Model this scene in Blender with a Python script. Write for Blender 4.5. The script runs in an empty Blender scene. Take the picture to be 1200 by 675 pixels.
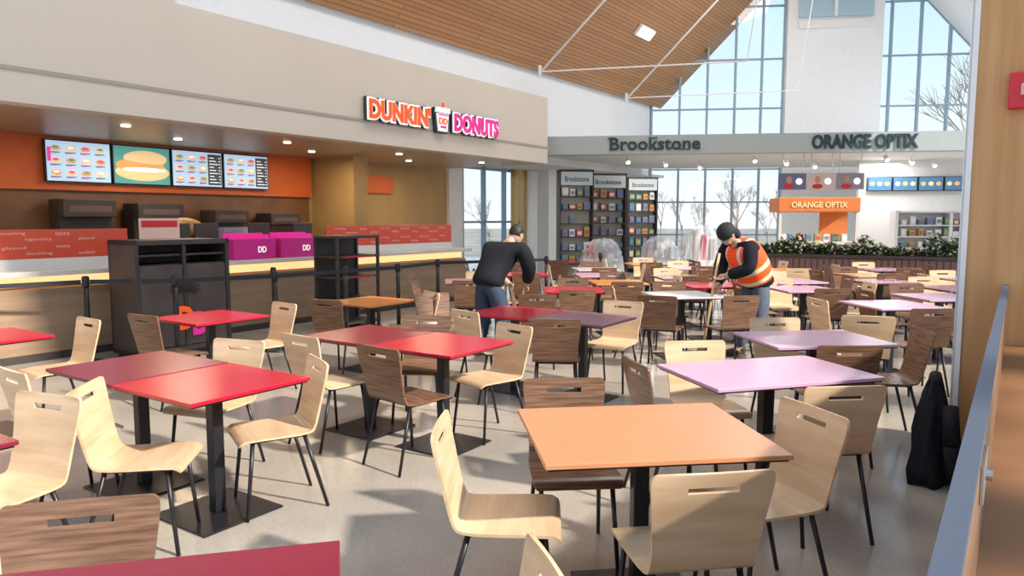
import bpy, math, random
from mathutils import Vector, Matrix
random.seed(7)
COL=bpy.context.scene.collection
bpy.context.scene.view_settings.view_transform='Standard'
R=math.radians
YL=R(55.1)      # left wall frame: x along the counter, y away from the hall
YB=R(-7.4)      # back wall frame
# ------------------------------------------------------------ materials
MATS={}
def nt(name):
    m=bpy.data.materials.new(name);m.use_nodes=True
    return m,m.node_tree,m.node_tree.nodes['Principled BSDF']
def mat(name,c,rough=.5,metal=0,em=0,var=0,scale=8,spec=.5,emc=None):
    if name in MATS:return MATS[name]
    m,t,b=nt(name)
    b.inputs['Roughness'].default_value=rough;b.inputs['Metallic'].default_value=metal
    b.inputs['Base Color'].default_value=(*c,1)
    b.inputs['Specular IOR Level'].default_value=spec
    if em:
        b.inputs['Emission Color'].default_value=(*(emc or c),1);b.inputs['Emission Strength'].default_value=em
    if var:
        tc=t.nodes.new('ShaderNodeTexCoord');n=t.nodes.new('ShaderNodeTexNoise');n.inputs['Scale'].default_value=scale
        r=t.nodes.new('ShaderNodeValToRGB')
        r.color_ramp.elements[0].position=.3;r.color_ramp.elements[1].position=.7
        r.color_ramp.elements[0].color=(*[x*(1-var) for x in c],1);r.color_ramp.elements[1].color=(*[min(1,x*(1+var)) for x in c],1)
        t.links.new(tc.outputs['Object'],n.inputs['Vector']);t.links.new(n.outputs['Fac'],r.inputs['Fac']);t.links.new(r.outputs['Color'],b.inputs['Base Color'])
    MATS[name]=m;return m
def wood(name,c1,c2,st=(2,30,30),rough=.4,sc=1.5):
    if name in MATS:return MATS[name]
    m,t,b=nt(name);b.inputs['Roughness'].default_value=rough
    tc=t.nodes.new('ShaderNodeTexCoord');mp=t.nodes.new('ShaderNodeMapping');mp.inputs['Scale'].default_value=st
    n=t.nodes.new('ShaderNodeTexNoise');n.inputs['Scale'].default_value=sc;n.inputs['Detail'].default_value=6
    r=t.nodes.new('ShaderNodeValToRGB');r.color_ramp.elements[0].position=.32;r.color_ramp.elements[1].position=.68
    r.color_ramp.elements[0].color=(*c1,1);r.color_ramp.elements[1].color=(*c2,1)
    t.links.new(tc.outputs['Object'],mp.inputs['Vector']);t.links.new(mp.outputs['Vector'],n.inputs['Vector'])
    t.links.new(n.outputs['Fac'],r.inputs['Fac']);t.links.new(r.outputs['Color'],b.inputs['Base Color'])
    MATS[name]=m;return m
maple=wood('maple_plywood',(.64,.42,.24),(.77,.555,.35),(2,14,14),.23)
walnut=wood('walnut_plywood',(.12,.058,.034),(.26,.14,.082),(2.5,24,40),.27,2)
walnutside=wood('walnut_panel',(.22,.10,.045),(.34,.17,.08),(1.5,1.5,14),.4)
pillarwood=wood('pillar_wood',(.50,.25,.09),(.60,.33,.135),(12,12,.8),.5)
black=mat('black_steel',(.02,.02,.024),.35,.3)
white=mat('white_paint',(.82,.83,.84),.6,var=.02)
offwhite=mat('off_white',(.68,.65,.60),.6)
fascia_m=mat('fascia_cream_taupe',(.67,.61,.53),.6,var=.015,scale=1)
groove_m=mat('groove_grey',(.40,.365,.32),.6)
soffit_m=mat('soffit_tan',(.42,.36,.27),.35,var=.05)
orange_w=mat('orange_wall',(.66,.14,.03),.5,var=.06,scale=2)
yellow_w=mat('mustard_wall',(.44,.29,.12),.6,var=.06,scale=2)
brown_c=wood('counter_front_brown',(.26,.165,.10),(.34,.225,.145),(.6,8,8),.45)
stone=mat('counter_stone',(.62,.58,.53),.25,var=.08,scale=40)
bluewhite=mat('clerestory_white',(.82,.85,.88),.7,var=.02)
mull=mat('mullion_grey_blue',(.30,.40,.50),.5)
bandm=mat('sign_band_grey',(.42,.47,.47),.5,var=.02)
darksign=mat('sign_letter_dark',(.02,.045,.055),.5)
dark=mat('dark_laminate',(.045,.034,.031),.5,var=.2,scale=4)
capm=mat('partition_cap_blue_grey',(.08,.10,.14),.65,spec=.2)
steel=mat('brushed_steel',(.45,.45,.45),.3,.9)
redm=mat('alarm_red',(.60,.015,.03),.4)
skinm=mat('skin',(.55,.33,.24),.55)
def mixmat(name,tint,base,rough,fac,gloss=False):
    m=bpy.data.materials.new(name);m.use_nodes=True;t=m.node_tree;t.nodes.clear()
    o=t.nodes.new('ShaderNodeOutputMaterial');a=t.nodes.new('ShaderNodeBsdfTransparent');x=t.nodes.new('ShaderNodeMixShader')
    a.inputs['Color'].default_value=(*tint,1)
    if gloss:
        g=t.nodes.new('ShaderNodeBsdfGlossy')
        g.inputs['Roughness'].default_value=rough
    else:
        g=t.nodes.new('ShaderNodeBsdfPrincipled');g.inputs['Base Color'].default_value=(*base,1);g.inputs['Roughness'].default_value=rough
    x.inputs[0].default_value=fac
    t.links.new(a.outputs[0],x.inputs[1]);t.links.new(g.outputs[0],x.inputs[2]);t.links.new(x.outputs[0],o.inputs[0]);return m
glassm=mixmat('clear_glass',(.95,.98,1),(1,1,1),.03,.06,True)
plasm=mixmat('clear_plastic_sheet',(.96,.97,1),(.85,.88,.92),.15,.30)
def floormat():
    m,t,b=nt('terrazzo_floor');tc=t.nodes.new('ShaderNodeTexCoord')
    n=t.nodes.new('ShaderNodeTexNoise');n.inputs['Scale'].default_value=1.1;n.inputs['Detail'].default_value=5
    r=t.nodes.new('ShaderNodeValToRGB');r.color_ramp.elements[0].position=.3;r.color_ramp.elements[1].position=.75
    r.color_ramp.elements[0].color=(.37,.33,.28,1);r.color_ramp.elements[1].color=(.49,.44,.375,1)
    v=t.nodes.new('ShaderNodeTexVoronoi');v.inputs['Scale'].default_value=110
    s=t.nodes.new('ShaderNodeValToRGB');s.color_ramp.elements[0].position=.0;s.color_ramp.elements[1].position=1
    s.color_ramp.elements[0].color=(.86,.85,.84,1);s.color_ramp.elements[1].color=(1.08,1.07,1.06,1)
    x=t.nodes.new('ShaderNodeMix');x.data_type='RGBA';x.blend_type='MULTIPLY';x.inputs[0].default_value=1
    L=t.links.new
    L(tc.outputs['Object'],n.inputs['Vector']);L(tc.outputs['Object'],v.inputs['Vector']);L(n.outputs['Fac'],r.inputs['Fac'])
    L(v.outputs['Color'],s.inputs['Fac']);L(r.outputs['Color'],x.inputs[6]);L(s.outputs['Color'],x.inputs[7]);L(x.outputs[2],b.inputs['Base Color'])
    b.inputs['Roughness'].default_value=.17;return m
def plankmat():
    m,t,b=nt('ceiling_wood_slats');tc=t.nodes.new('ShaderNodeTexCoord')
    k=t.nodes.new('ShaderNodeTexBrick');k.inputs['Scale'].default_value=1;k.inputs['Brick Width'].default_value=5.0;k.inputs['Row Height'].default_value=.10
    k.inputs['Mortar Size'].default_value=.010;k.inputs['Color1'].default_value=(.50,.255,.105,1);k.inputs['Color2'].default_value=(.42,.205,.08,1);k.inputs['Mortar'].default_value=(.20,.10,.045,1)
    t.links.new(tc.outputs['Object'],k.inputs['Vector']);t.links.new(k.outputs['Color'],b.inputs['Base Color']);b.inputs['Roughness'].default_value=.45
    return m
# ------------------------------------------------------------ geometry helper
class G:
    def __init__(s): s.v=[];s.f=[];s.m=[]
    def add(s,vs,fs,m=0):
        n=len(s.v);s.v+=[tuple(p) for p in vs];s.f+=[tuple(i+n for i in q) for q in fs];s.m+=[m]*len(fs);return s
    def box(s,x0,x1,y0,y1,z0,z1,m=0):
        return s.add([(x0,y0,z0),(x1,y0,z0),(x1,y1,z0),(x0,y1,z0),(x0,y0,z1),(x1,y0,z1),(x1,y1,z1),(x0,y1,z1)],
          [(0,3,2,1),(4,5,6,7),(0,1,5,4),(1,2,6,5),(2,3,7,6),(3,0,4,7)],m)
    def tube(s,p0,p1,r,r2=None,n=10,m=0,ph=0):
        p0=Vector(p0);p1=Vector(p1);r2=r if r2 is None else r2
        q=(p1-p0).to_track_quat('Z','Y').to_matrix();vs=[]
        for p,rr in((p0,r),(p1,r2)):
            for i in range(n):
                a=2*math.pi*i/n+ph;vs.append(p+q@Vector((rr*math.cos(a),rr*math.sin(a),0)))
        fs=[(i,(i+1)%n,n+(i+1)%n,n+i) for i in range(n)]+[tuple(range(n))[::-1],tuple(range(n,2*n))]
        return s.add(vs,fs,m)
    def lathe(s,prof,n=20,c=(0,0,0),m=0,sx=1,sy=1):
        vs=[];k=len(prof)
        for r,z in prof:
            for i in range(n):
                a=2*math.pi*i/n;vs.append((c[0]+sx*r*math.cos(a),c[1]+sy*r*math.sin(a),c[2]+z))
        fs=[(j*n+i,j*n+(i+1)%n,(j+1)*n+(i+1)%n,(j+1)*n+i) for j in range(k-1) for i in range(n)]
        fs+=[tuple(range(n))[::-1],tuple(range((k-1)*n,k*n))]
        return s.add(vs,fs,m)
    def ball(s,c,rx,ry,rz,n=12,m=0):
        prof=[(max(.02,math.sin(math.pi*i/n)),-math.cos(math.pi*i/n)) for i in range(n+1)]
        s.lathe([(r,z*rz) for r,z in prof],n+4,c,m,rx,ry);return s
    def prism(s,pts,y0,y1,m=0):   # pts in x,z ; front at y0
        n=len(pts);vs=[(x,y0,z) for x,z in pts]+[(x,y1,z) for x,z in pts]
        return s.add(vs,[tuple(range(n)),tuple(range(n,2*n))[::-1]]+[(i,i+n,(i+1)%n+n,(i+1)%n) for i in range(n)],m)
def setp(o,kw):
    for k in('label','category','group','kind'):
        if kw.get(k):o[k]=kw[k]
def mk(name,g,mats,parent=None,loc=(0,0,0),rz=0,bevel=0,smooth=False,rot=None,**kw):
    me=bpy.data.meshes.new(name);me.from_pydata(g.v,[],g.f)
    if not isinstance(mats,(list,tuple)):mats=[mats]
    for m in mats:me.materials.append(m)
    me.polygons.foreach_set('material_index',g.m)
    if smooth:me.polygons.foreach_set('use_smooth',[True]*len(g.f))
    me.update()
    o=bpy.data.objects.new(name,me);COL.objects.link(o);o.location=loc;o.rotation_euler=rot or (0,0,rz)
    if parent:o.parent=parent
    if bevel:
        b=o.modifiers.new('bevel','BEVEL');b.width=bevel;b.segments=2;b.limit_method='ANGLE'
    setp(o,kw);return o
def emp(name,loc,rz=0,**kw):
    o=bpy.data.objects.new(name,None);o.empty_display_size=.1;COL.objects.link(o);o.location=loc;o.rotation_euler=(0,0,rz);setp(o,kw);return o
def dup(root,loc,rz,label=None):
    n=root.copy();COL.objects.link(n);n.location=loc;n.rotation_euler=(0,0,rz)
    if label:n['label']=label
    for c in root.children:
        k=c.copy();COL.objects.link(k);k.parent=n
    return n
def fr(yaw,x,y,z=0):
    return (x*math.cos(yaw)-y*math.sin(yaw),x*math.sin(yaw)+y*math.cos(yaw),z)
def LW(x,y,z=0):return fr(YL,x,y,z)
def textg(g,body,cx,cz,w,h,y=0,ext=.01,off=0,m=0):
    def geo(of):
        c=bpy.data.curves.new('t','FONT');c.body=body;c.size=1;c.offset=of;c.extrude=.5;c.resolution_u=3
        o=bpy.data.objects.new('t',c);COL.objects.link(o);bpy.context.view_layer.update()
        me=o.to_mesh();vs=[v.co.copy() for v in me.vertices];fs=[tuple(p.vertices) for p in me.polygons]
        o.to_mesh_clear();bpy.data.objects.remove(o);bpy.data.curves.remove(c);return vs,fs
    vs,fs=geo(0)
    x0=min(v.x for v in vs);x1=max(v.x for v in vs);z0=min(v.y for v in vs);z1=max(v.y for v in vs)
    sx=w/(x1-x0);sz=h/(z1-z0)
    if off:vs,fs=geo(off)
    g.add([(cx+(v.x-(x0+x1)/2)*sx,y-v.z*ext*2+ -ext,cz+(v.y-(z0+z1)/2)*sz) for v in vs],fs,m)
    return g
# ------------------------------------------------------------ camera / world
f=850.;th=math.atan(81.5/f)
cam=bpy.data.cameras.new('camera');cam.lens=36*f/1200;cam.sensor_width=36;cam.clip_start=.02
co=bpy.data.objects.new('camera',cam);COL.objects.link(co);co.location=(0,0,1.65);co.rotation_euler=(math.pi/2-th,0,0);bpy.context.scene.camera=co
w=bpy.data.worlds.new('sky');bpy.context.scene.world=w;w.use_nodes=True;t=w.node_tree
bg=t.nodes['Background'];tc=t.nodes.new('ShaderNodeTexCoord');sp=t.nodes.new('ShaderNodeSeparateXYZ');rp=t.nodes.new('ShaderNodeValToRGB')
rp.color_ramp.elements[0].position=0;rp.color_ramp.elements[0].color=(.97,.98,1,1)
rp.color_ramp.elements[1].position=.6;rp.color_ramp.elements[1].color=(.48,.70,.98,1)
e=rp.color_ramp.elements.new(.13);e.color=(.80,.92,1,1)
e=rp.color_ramp.elements.new(.30);e.color=(.56,.80,1,1)
t.links.new(tc.outputs['Generated'],sp.inputs[0]);t.links.new(sp.outputs['Z'],rp.inputs[0]);t.links.new(rp.outputs[0],bg.inputs[0]);bg.inputs[1].default_value=1.25
def light(kind,name,loc,energy,col=(1,1,1),size=1,rot=(0,0,0),sy=None,angle=None):
    l=bpy.data.lights.new(name,kind);l.energy=energy;l.color=col
    if kind=='AREA':
        l.size=size
        if sy:l.shape='RECTANGLE';l.size_y=sy
    if kind=='SUN':l.angle=angle
    if kind in('POINT','SPOT'):l.shadow_soft_size=size
    o=bpy.data.objects.new(name,l);COL.objects.link(o);o.location=loc;o.rotation_euler=rot;return o
s=light('SUN','sun',(0,0,20),7.0,(1,.92,.81),angle=R(2.5));s.rotation_euler=Vector((-.72,.42,-.58)).to_track_quat('-Z','Y').to_euler()
# ------------------------------------------------------------ shell
S='structure'
g=G().box(-16,24,-3,31,-.1,0);mk('floor',g,floormat(),kind=S)
mk('ground',G().box(-60,90,31,140,-.4,-.3),mat('winter_ground',(.30,.27,.22),.9,var=.3,scale=.3),kind=S)
mk('wall_left',G().box(-2,15.2,12.6,12.8,0,2.95,0),yellow_w,rz=YL,kind=S)
mk('wall_fascia',G().box(-2,14.6,9.17,9.45,2.93,4.44,0).box(-2,14.6,9.155,9.17,3.275,3.32,1),[fascia_m,groove_m],rz=YL,kind=S)
mk('ceiling_counter',G().box(-2,14.6,9.45,12.6,2.93,3.05),soffit_m,rz=YL,kind=S)
mk('wall_left_upper',G().box(-4,23.4,10.5,10.7,3.1,5.6,0).box(-2,14.6,9.45,10.5,4.3,4.44),bluewhite,rz=YL,kind=S)
mk('ceiling_side',G().box(14.6,25,10.7,13,3.1,3.2),white,rz=YL,kind=S)
mk('wall_side_far',G().box(15.0,15.6,12.5,12.75,0,3.1).box(18.5,26,12.55,12.75,0,3.1),white,rz=YL,kind=S)
mk('trim_1',G().box(18.55,18.95,11.6,12.0,0,3.1),white,rz=YL,kind=S)
g=G()
for x in(15.6,16.6,17.6,18.45):g.box(x-.025,x+.025,12.5,12.65,0,3.1,0)
for z in(.05,1.55,3.05):g.box(15.6,18.5,12.52,12.62,z-.03,z+.03,0)
g.box(17.85,18.05,12.35,12.5,0,3.1,2).box(18.32,18.5,12.35,12.5,0,3.1,2).box(17.85,18.5,12.35,12.5,2.88,3.1,2)
g.box(15.6,18.5,12.56,12.58,0,3.1,1)
mk('window_1',g,[mull,glassm,mat('yellow_timber',(.74,.50,.18),.5)],rz=YL,kind=S)
mk('trim_2',G().box(0,10.4,12.5,12.6,2.1,2.93),orange_w,rz=YL,kind=S)
mk('trim_3',G().box(11.5,12.9,12.5,12.6,2.25,2.65),orange_w,rz=YL,kind=S)
mk('trim_5',G().box(-1,10.4,12.585,12.6,.95,2.1),mat('backsplash_brown',(.20,.095,.045),.45,var=.15,scale=3),rz=YL,kind=S)
mk('wall_counter_partition',G().box(10.5,10.9,11.3,12.6,0,2.93),yellow_w,rz=YL,kind=S)
# ceilings
C=Vector((4.72,25.1,5.5));E=Vector((math.cos(YB),math.sin(YB),0));D=Vector((math.cos(YL),math.sin(YL),0))
Rg=C+E*5.78+Vector((0,0,6.2));ER=C+E*11.56
def slopeobj(name,base,top,length,m):
    yv=(top-base);k=yv.length*yv.normalized().dot(D);yo=yv-D*k;yl=yo.length;yo.normalize();zo=D.cross(yo)
    gg=G();gg.add([(-length,0,0),(.6,0,0),(.6+k,yl,0),(-length+k,yl,0),(-length,0,.12),(.6,0,.12),(.6+k,yl,.12),(-length+k,yl,.12)],
       [(0,1,2,3),(7,6,5,4),(0,4,5,1),(1,5,6,2),(2,6,7,3),(3,7,4,0)])
    o=mk(name,gg,m,kind=S)
    o.matrix_world=Matrix(((D.x,yo.x,zo.x,base.x),(D.y,yo.y,zo.y,base.y),(D.z,yo.z,zo.z,base.z),(0,0,0,1)))
    return o
ceil=slopeobj('ceiling',C,Rg,30,plankmat())
slopeobj('ceiling_right',ER,Rg,24,mat('perforated_white_ceiling',(.66,.71,.76),.6,var=.08,scale=20))
for i,sx in enumerate((-2.6,-7.5)):
    a=C+D*sx;b=a+(Rg-C);dn=Vector((.3,-.3,-.18))
    mk('roof_rafter',G().tube(a+dn,b+Vector((.3,-.3,-.18)),.030,n=8),white,label='white painted tubular steel rafter under the timber ceiling',category='roof beam',group='roof rafters',smooth=True)
    g=G().tube(a+dn,a+E*(5.0)+dn+Vector((0,0,.12)),.018,n=8).tube(a+dn+Vector((-.03,0,-.15)),a+dn+Vector((-.03,0,.15)),.045,n=8)
    g.tube(a+E*5+dn+Vector((0,0,.12)),b+Vector((.3,-.3,-.18)),.013,n=6)
    mk('tie_rod',g,white,label='thin white steel tie rod spanning between the roof slopes',category='tie rod',group='roof tie rods')
BL=(C.x,C.y,0)
def rake(u):return 5.5+1.07*(u if u<5.78 else 11.56-u)
def glazing(name,us,zs,z0=0):
    g=G()
    for u in us:g.box(u-.03,u+.03,-.08,.08,z0,max(.5,rake(u)),0)
    for z in zs:
        ua=us[0];ub=us[-1]
        if z>5.5:
            lim=(z-5.5)/1.07;ua=max(ua,lim);ub=min(ub,11.56-lim)
        if ub>ua:g.box(ua,ub,-.05,.05,z-.025,z+.025,0)
    u0,u1=us[0],us[-1]
    g.prism([(u0,z0),(u1,z0),(u1,rake(u1)),(u0,rake(u0))],-.01,.01,1)
    g.add([(u0,-.1,rake(u0)-.12),(u1,-.1,rake(u1)-.12),(u1,-.1,rake(u1)+.05),(u0,-.1,rake(u0)+.05)],[(0,1,2,3)],0)
    mk(name,g,[mull,glassm],loc=BL,rz=YB,kind=S)
zz=[.05,1.1,2.2,3.3,4.45,5.3,6.9,8.6,10.2]
glazing('window_2',[0.03,.95,1.85,2.75,3.6,4.3],zz)
glazing('window_3',[7.2,7.6,8.5,9.4,10.3,11.2],zz)
mk('wall_back',G().box(4.3,7.25,-.35,.3,0,rake(5.78)-.5,0).box(4.62,6.9,-.42,-.35,7.75,8.0,1).box(4.62,6.9,-.42,-.35,8.1,9.6,2).box(5.7,5.8,-.45,-.42,8.1,9.6,1),[bluewhite,white,mat('pale_glass_panel',(.42,.58,.70),.2)],loc=BL,rz=YB,kind=S)
mk('wall_back_right',G().box(11.3,16,-.3,.3,0,5.6),white,loc=BL,rz=YB,kind=S)
g=G()
for i in range(14):g.box(-8+i*2.6,-7.4+i*2.6,-6.15,-5.85,0,5.4,0)
for z in(.1,1.3,2.6,3.9,5.2):g.box(-8,26,-6.05,-5.95,z-.05,z+.05,0)
mk('unseen_streak_piers',g,mull,rz=YL,kind=S)  # unseen piers and rails, added off camera to break the sun into streaks
bw=Vector((.85,18.0,0))
mk('wall_header_band',G().box(-3.2,12.5,0,.35,3.2,3.64),bandm,loc=bw,rz=YB,kind=S)
mk('ceiling_shops',G().box(-1.2,14,.35,6.9,3.3,3.4),white,loc=bw,rz=YB,kind=S)
mk('wall_shop_right',G().box(8.6,13.5,4.0,4.2,0,3.3),white,loc=bw,rz=YB,kind=S)
g=G();textg(g,'Brookstone',1.52+1.08,3.44,2.12,.29,ext=.02,off=.018)
for x in(1.56,1.83,2.60,3.20,3.36):g.box(x-.05,x+.06,-.042,-.005,3.287,3.305,0)
g.box(1.48,1.62,-.042,-.005,3.565,3.585,0).box(2.53,2.66,-.042,-.005,3.565,3.585,0)
mk('sign_lettering',g,darksign,loc=bw,rz=YB,label='dark serif shop name letters on the grey header band',category='sign')
g=G();textg(g,'ORANGE OPTIX',7.37,3.43,2.30,.30,ext=.02,off=.035)
mk('sign_lettering',g,darksign,loc=bw,rz=YB,label='dark bold capital shop name letters on the grey header band',category='sign')
mk('wall_pillar',G().box(5.47,6.3,-.7,.30,0,4.9,0).box(5.455,5.47,.27,.31,0,4.9,1).box(5.455,6.3,.30,.315,0,4.9,1),[pillarwood,white],rz=YL,kind=S)
mk('wall_partition',G().box(.25,5.44,.038,.062,0,1.215).box(.6,5.44,-.10,.038,0,.86),walnutside,rz=YL,kind=S)
mk('trim_4',G().box(.25,5.45,.034,.066,1.215,1.24),capm,rz=YL,kind=S)
br_=emp('partition_bracket',LW(1.8,.038,1.10),YL,label='small steel bracket screwed to the wooden partition',category='bracket')
mk('bracket_plate',G().box(-.09,.09,-.008,0,-.03,.05),steel,br_,bevel=.002);mk('bracket_pin',G().tube((0,-.02,.01),(0,-.006,.01),.012),steel,br_)
al=emp('fire_alarm',LW(5.455,.0,2.42),YL-math.pi/2,label='red wall-mounted fire alarm strobe on the wooden pillar',category='fire alarm')
mk('housing',G().box(-.10,.10,-.05,0,-.11,.11),redm,al,bevel=.01)
mk('strobe_lens',G().box(-.04,.04,-.075,-.05,-.035,.035),mat('strobe_clear',(.7,.4,.4),.2),al,bevel=.008)
# ------------------------------------------------------------ chairs
PB=[(-.182,.468),(-.196,.50),(-.212,.56),(-.230,.64),(-.247,.715),(-.257,.758),(-.262,.780),(-.268,.808),(-.271,.822),(-.2725,.829)]
PS=[(.224,.420),(.218,.434),(.195,.447),(.12,.449),(.0,.447),(-.10,.446),(-.150,.449),(-.172,.456),(-.182,.468)]
WB=[.190,.188,.190,.197,.206,.211,.213,.212,.207,.194]
WS=[.192,.204,.209,.209,.206,.200,.195,.192,.190]
FR=[-1,-.88,-.6,-.42,-.2,0,.2,.42,.6,.88,1]
def sheet(P,W,hole,curve):
    g=G();n=len(FR)
    vs=[(W[j]*u,y+curve*(j/len(P))*u*u,z) for j,(y,z) in enumerate(P) for u in FR]
    fs=[]
    for j in range(len(P)-1):
        for i in range(n-1):
            if hole and j==5 and 3<=i<=6:continue
            fs.append((j*n+i,j*n+i+1,(j+1)*n+i+1,(j+1)*n+i))
    return g.add(vs,fs)
def chair(kind,loc,rz):
    m=maple if kind=='light' else walnut
    lab={'light':'light maple bent-plywood chair with slotted back and black metal legs','dark':'dark walnut bent-plywood chair with slotted back and black metal legs'}[kind]
    r=emp('dining_chair',loc,rz,label=lab,category='chair',group='food court chairs')
    for nm,g in(('seat',sheet(PS,WS,False,0)),('backrest',sheet(PB,WB,True,.012))):
        o=mk(nm,g,m,r,smooth=True);md=o.modifiers.new('thick','SOLIDIFY');md.thickness=.012;md.offset=0
        md=o.modifiers.new('edge','EDGE_SPLIT');md.split_angle=R(42)
    for sx in(-1,1):
        mk('leg',G().tube((sx*.165,.15,.437),(sx*.19,.195,0),.012,.010,8),black,r,smooth=True)
        mk('leg',G().tube((sx*.160,-.13,.437),(sx*.185,-.25,0),.012,.010,8),black,r,smooth=True)
    g=G()
    for sx in(-1,1):g.tube((sx*.165,.16,.432),(sx*.16,-.145,.432),.010,n=8)
    g.tube((-.165,.12,.43),(.165,.12,.43),.009,n=8).tube((-.16,-.11,.43),(.16,-.11,.43),.009,n=8)
    mk('seat_frame',g,black,r,smooth=True)
    return r
CH=[ # x,y, facing, kind
(-.03,2.86,1,-.05,'light'),(.62,2.55,-.15,1,'light'),(.29,3.42,.08,-1,'dark'),(1.07,3.03,-.93,-.30,'light'),
(1.62,3.77,-.1,1,'light'),(2.80,5.38,-1,.15,'dark'),(2.2,4.92,0,1,'dark'),(1.26,4.58,.1,-1,'light'),(.97,4.2,1,.2,'dark'),
(2.2,5.72,.05,-1,'light'),(.98,6.98,-.5,-.85,'light'),(.38,6.17,.1,1,'dark'),(-.18,5.44,-.76,-.65,'light'),(-.70,4.82,.65,.76,'dark'),
(-1.34,5.28,.6,.76,'light'),(-1.37,4.08,-.85,-.5,'light'),(-1.95,4.64,-.35,-.95,'light'),(-3.04,6.40,.5,.85,'dark'),
(-3.66,5.74,-.6,-.8,'light'),(-1.86,3.58,.96,.15,'light'),(-2.27,3.10,-.35,-.93,'light'),(-2.58,4.11,.6,.8,'light'),
(-1.20,1.80,.24,-.97,'dark'),(-.16,1.58,-.97,-.24,'light'),(-2.40,6.86,-.65,-.75,'light'),(-1.80,7.58,.4,.9,'dark'),
(-1.13,7.98,-.85,-.5,'light'),(-.75,5.85,-.1,-1,'dark'),(-.22,6.62,.75,.6,'light'),
(3.87,6.86,0,1,'dark'),(3.40,7.45,1,.1,'light'),(4.6,7.6,-1,0,'dark'),(1.66,7.95,.4,.9,'dark'),(1.48,8.65,1,-.1,'light'),
(2.4,7.95,-.2,1,'dark'),(.30,8.1,.1,1,'dark'),(-.75,7.75,.5,-.8,'dark'),
(3.1,6.35,.3,1,'light')]
first={};placed=[]
def place_chair(x,y,fx,fy,k):
    rz=math.atan2(fy,fx)-math.pi/2;placed.append((x,y))
    if k not in first:first[k]=chair(k,(x,y,0),rz)
    else:dup(first[k],(x,y,0),rz)
for c in CH:place_chair(*c)
# ------------------------------------------------------------ tables
TC={'red':('bright red',(.50,.012,.035)),'dark_red':('dark burgundy',(.22,.018,.04)),'peach':('peach orange',(.62,.27,.13)),'lilac':('pale lilac',(.58,.36,.50)),
'orange':('orange',(.66,.25,.07)),'mauve':('mauve',(.28,.12,.17)),'pale':('pale grey',(.58,.55,.55))}
tmaster={};tabs=[]
def table(x,y,k,yaw,sx=.74,sy=.74):
    key=(k,sx,sy);tabs.append((x,y))
    if key in tmaster:return dup(tmaster[key],(x,y,0),R(yaw))
    nm,c=TC[k]
    r=emp('cafe_table',(x,y,0),R(yaw),label='square cafe table with %s laminate top and black pedestal'%nm,category='table',group='food court tables')
    g=G().box(-sx/2,sx/2,-sy/2,sy/2,.732,.752,0).box(-sx/2+.012,sx/2-.012,-sy/2+.012,sy/2-.012,.722,.732,1)
    mk('table_top',g,[mat('laminate_'+k,c,.23,var=.03,scale=3),black],r,bevel=.003)
    mk('pedestal_column',G().box(-.034,.034,-.034,.034,.012,.715),black,r,bevel=.006)
    mk('top_bracket',G().box(-.25,.25,-.025,.025,.702,.722).box(-.025,.025,-.25,.25,.702,.722),black,r)
    mk('pedestal_base',G().box(-.25,.25,-.25,.25,0,.012),black,r,bevel=.004)
    tmaster[key]=r;return r
for a in[(.55,3.03,'peach',7,.96,.80),(1.51,4.24,'lilac',16,1.08,.70),(2.27,5.42,'lilac',8,.93,.72),(-2.29,4.39,'dark_red',-34),(-1.66,3.96,'red',-34),
 (-1.12,5.61,'dark_red',-34),(-.50,5.19,'red',-34),(.03,6.97,'red',-34),(.65,6.55,'mauve',-34),(-2.78,6.62,'red',-34),(-1.55,7.9,'orange',-34),
 (-4.05,5.45,'red',-34),(-2.52,2.78,'dark_red',-34),(-.80,1.44,'dark_red',13.6,.86,.86),(4.0,7.6,'lilac',8),(4.95,8.35,'lilac',5),(5.8,9.4,'mauve',5),
 (2.02,8.6,'pale',10),(.78,9.2,'red',0),(1.5,10.3,'orange',5),(4.05,10.5,'lilac',8),(5.7,11.6,'orange',5),(4.7,12.8,'orange',8)]:table(*a)
far=[(2.6,11.2,'mauve'),(.2,11.8,'red'),(3.3,13.3,'lilac'),(6.9,10.7,'lilac'),(1.5,13.0,'pale'),(6.6,12.9,'mauve'),(-.6,10.5,'mauve'),(2.7,14.5,'orange'),(1.0,15.1,'red'),
 (2.7,9.85,'red'),(5.35,10.5,'mauve'),(3.9,11.8,'pale'),(1.4,11.65,'lilac'),(4.4,14.1,'lilac'),(0,13.3,'orange'),(3.75,9.3,'lilac')]
for x,y,k in far:table(x,y,k,5)
persons=[(2.80,8.50),(-.22,8.75),(2.35,8.2)]
for x,y in[(2.02,8.6),(.78,9.2),(3.75,9.3),(4.95,8.35),(5.8,9.4),(1.5,10.3),(4.05,10.5),(5.7,11.6),(4.7,12.8)]+[(a,b) for a,b,_ in far]:
    for ax,ay in((1,0),(-1,0),(0,1),(0,-1)):
        k=random.choice(['light','dark','dark']);j=random.uniform(-.05,.05);dd=random.uniform(.54,.62)
        cx,cy=x+ax*dd+j*abs(ay),y+ay*dd+j*abs(ax)
        if any(math.hypot(cx-p[0],cy-p[1])<.56 for p in placed) or any(math.hypot(cx-p[0],cy-p[1])<.60 for p in persons):continue
        if any((p!=(x,y)) and math.hypot(cx-p[0],cy-p[1])<.62 for p in tabs) or random.random()<.08:continue
        place_chair(cx,cy,-ax+random.uniform(-.15,.15),-ay+random.uniform(-.15,.15),k)
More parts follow.
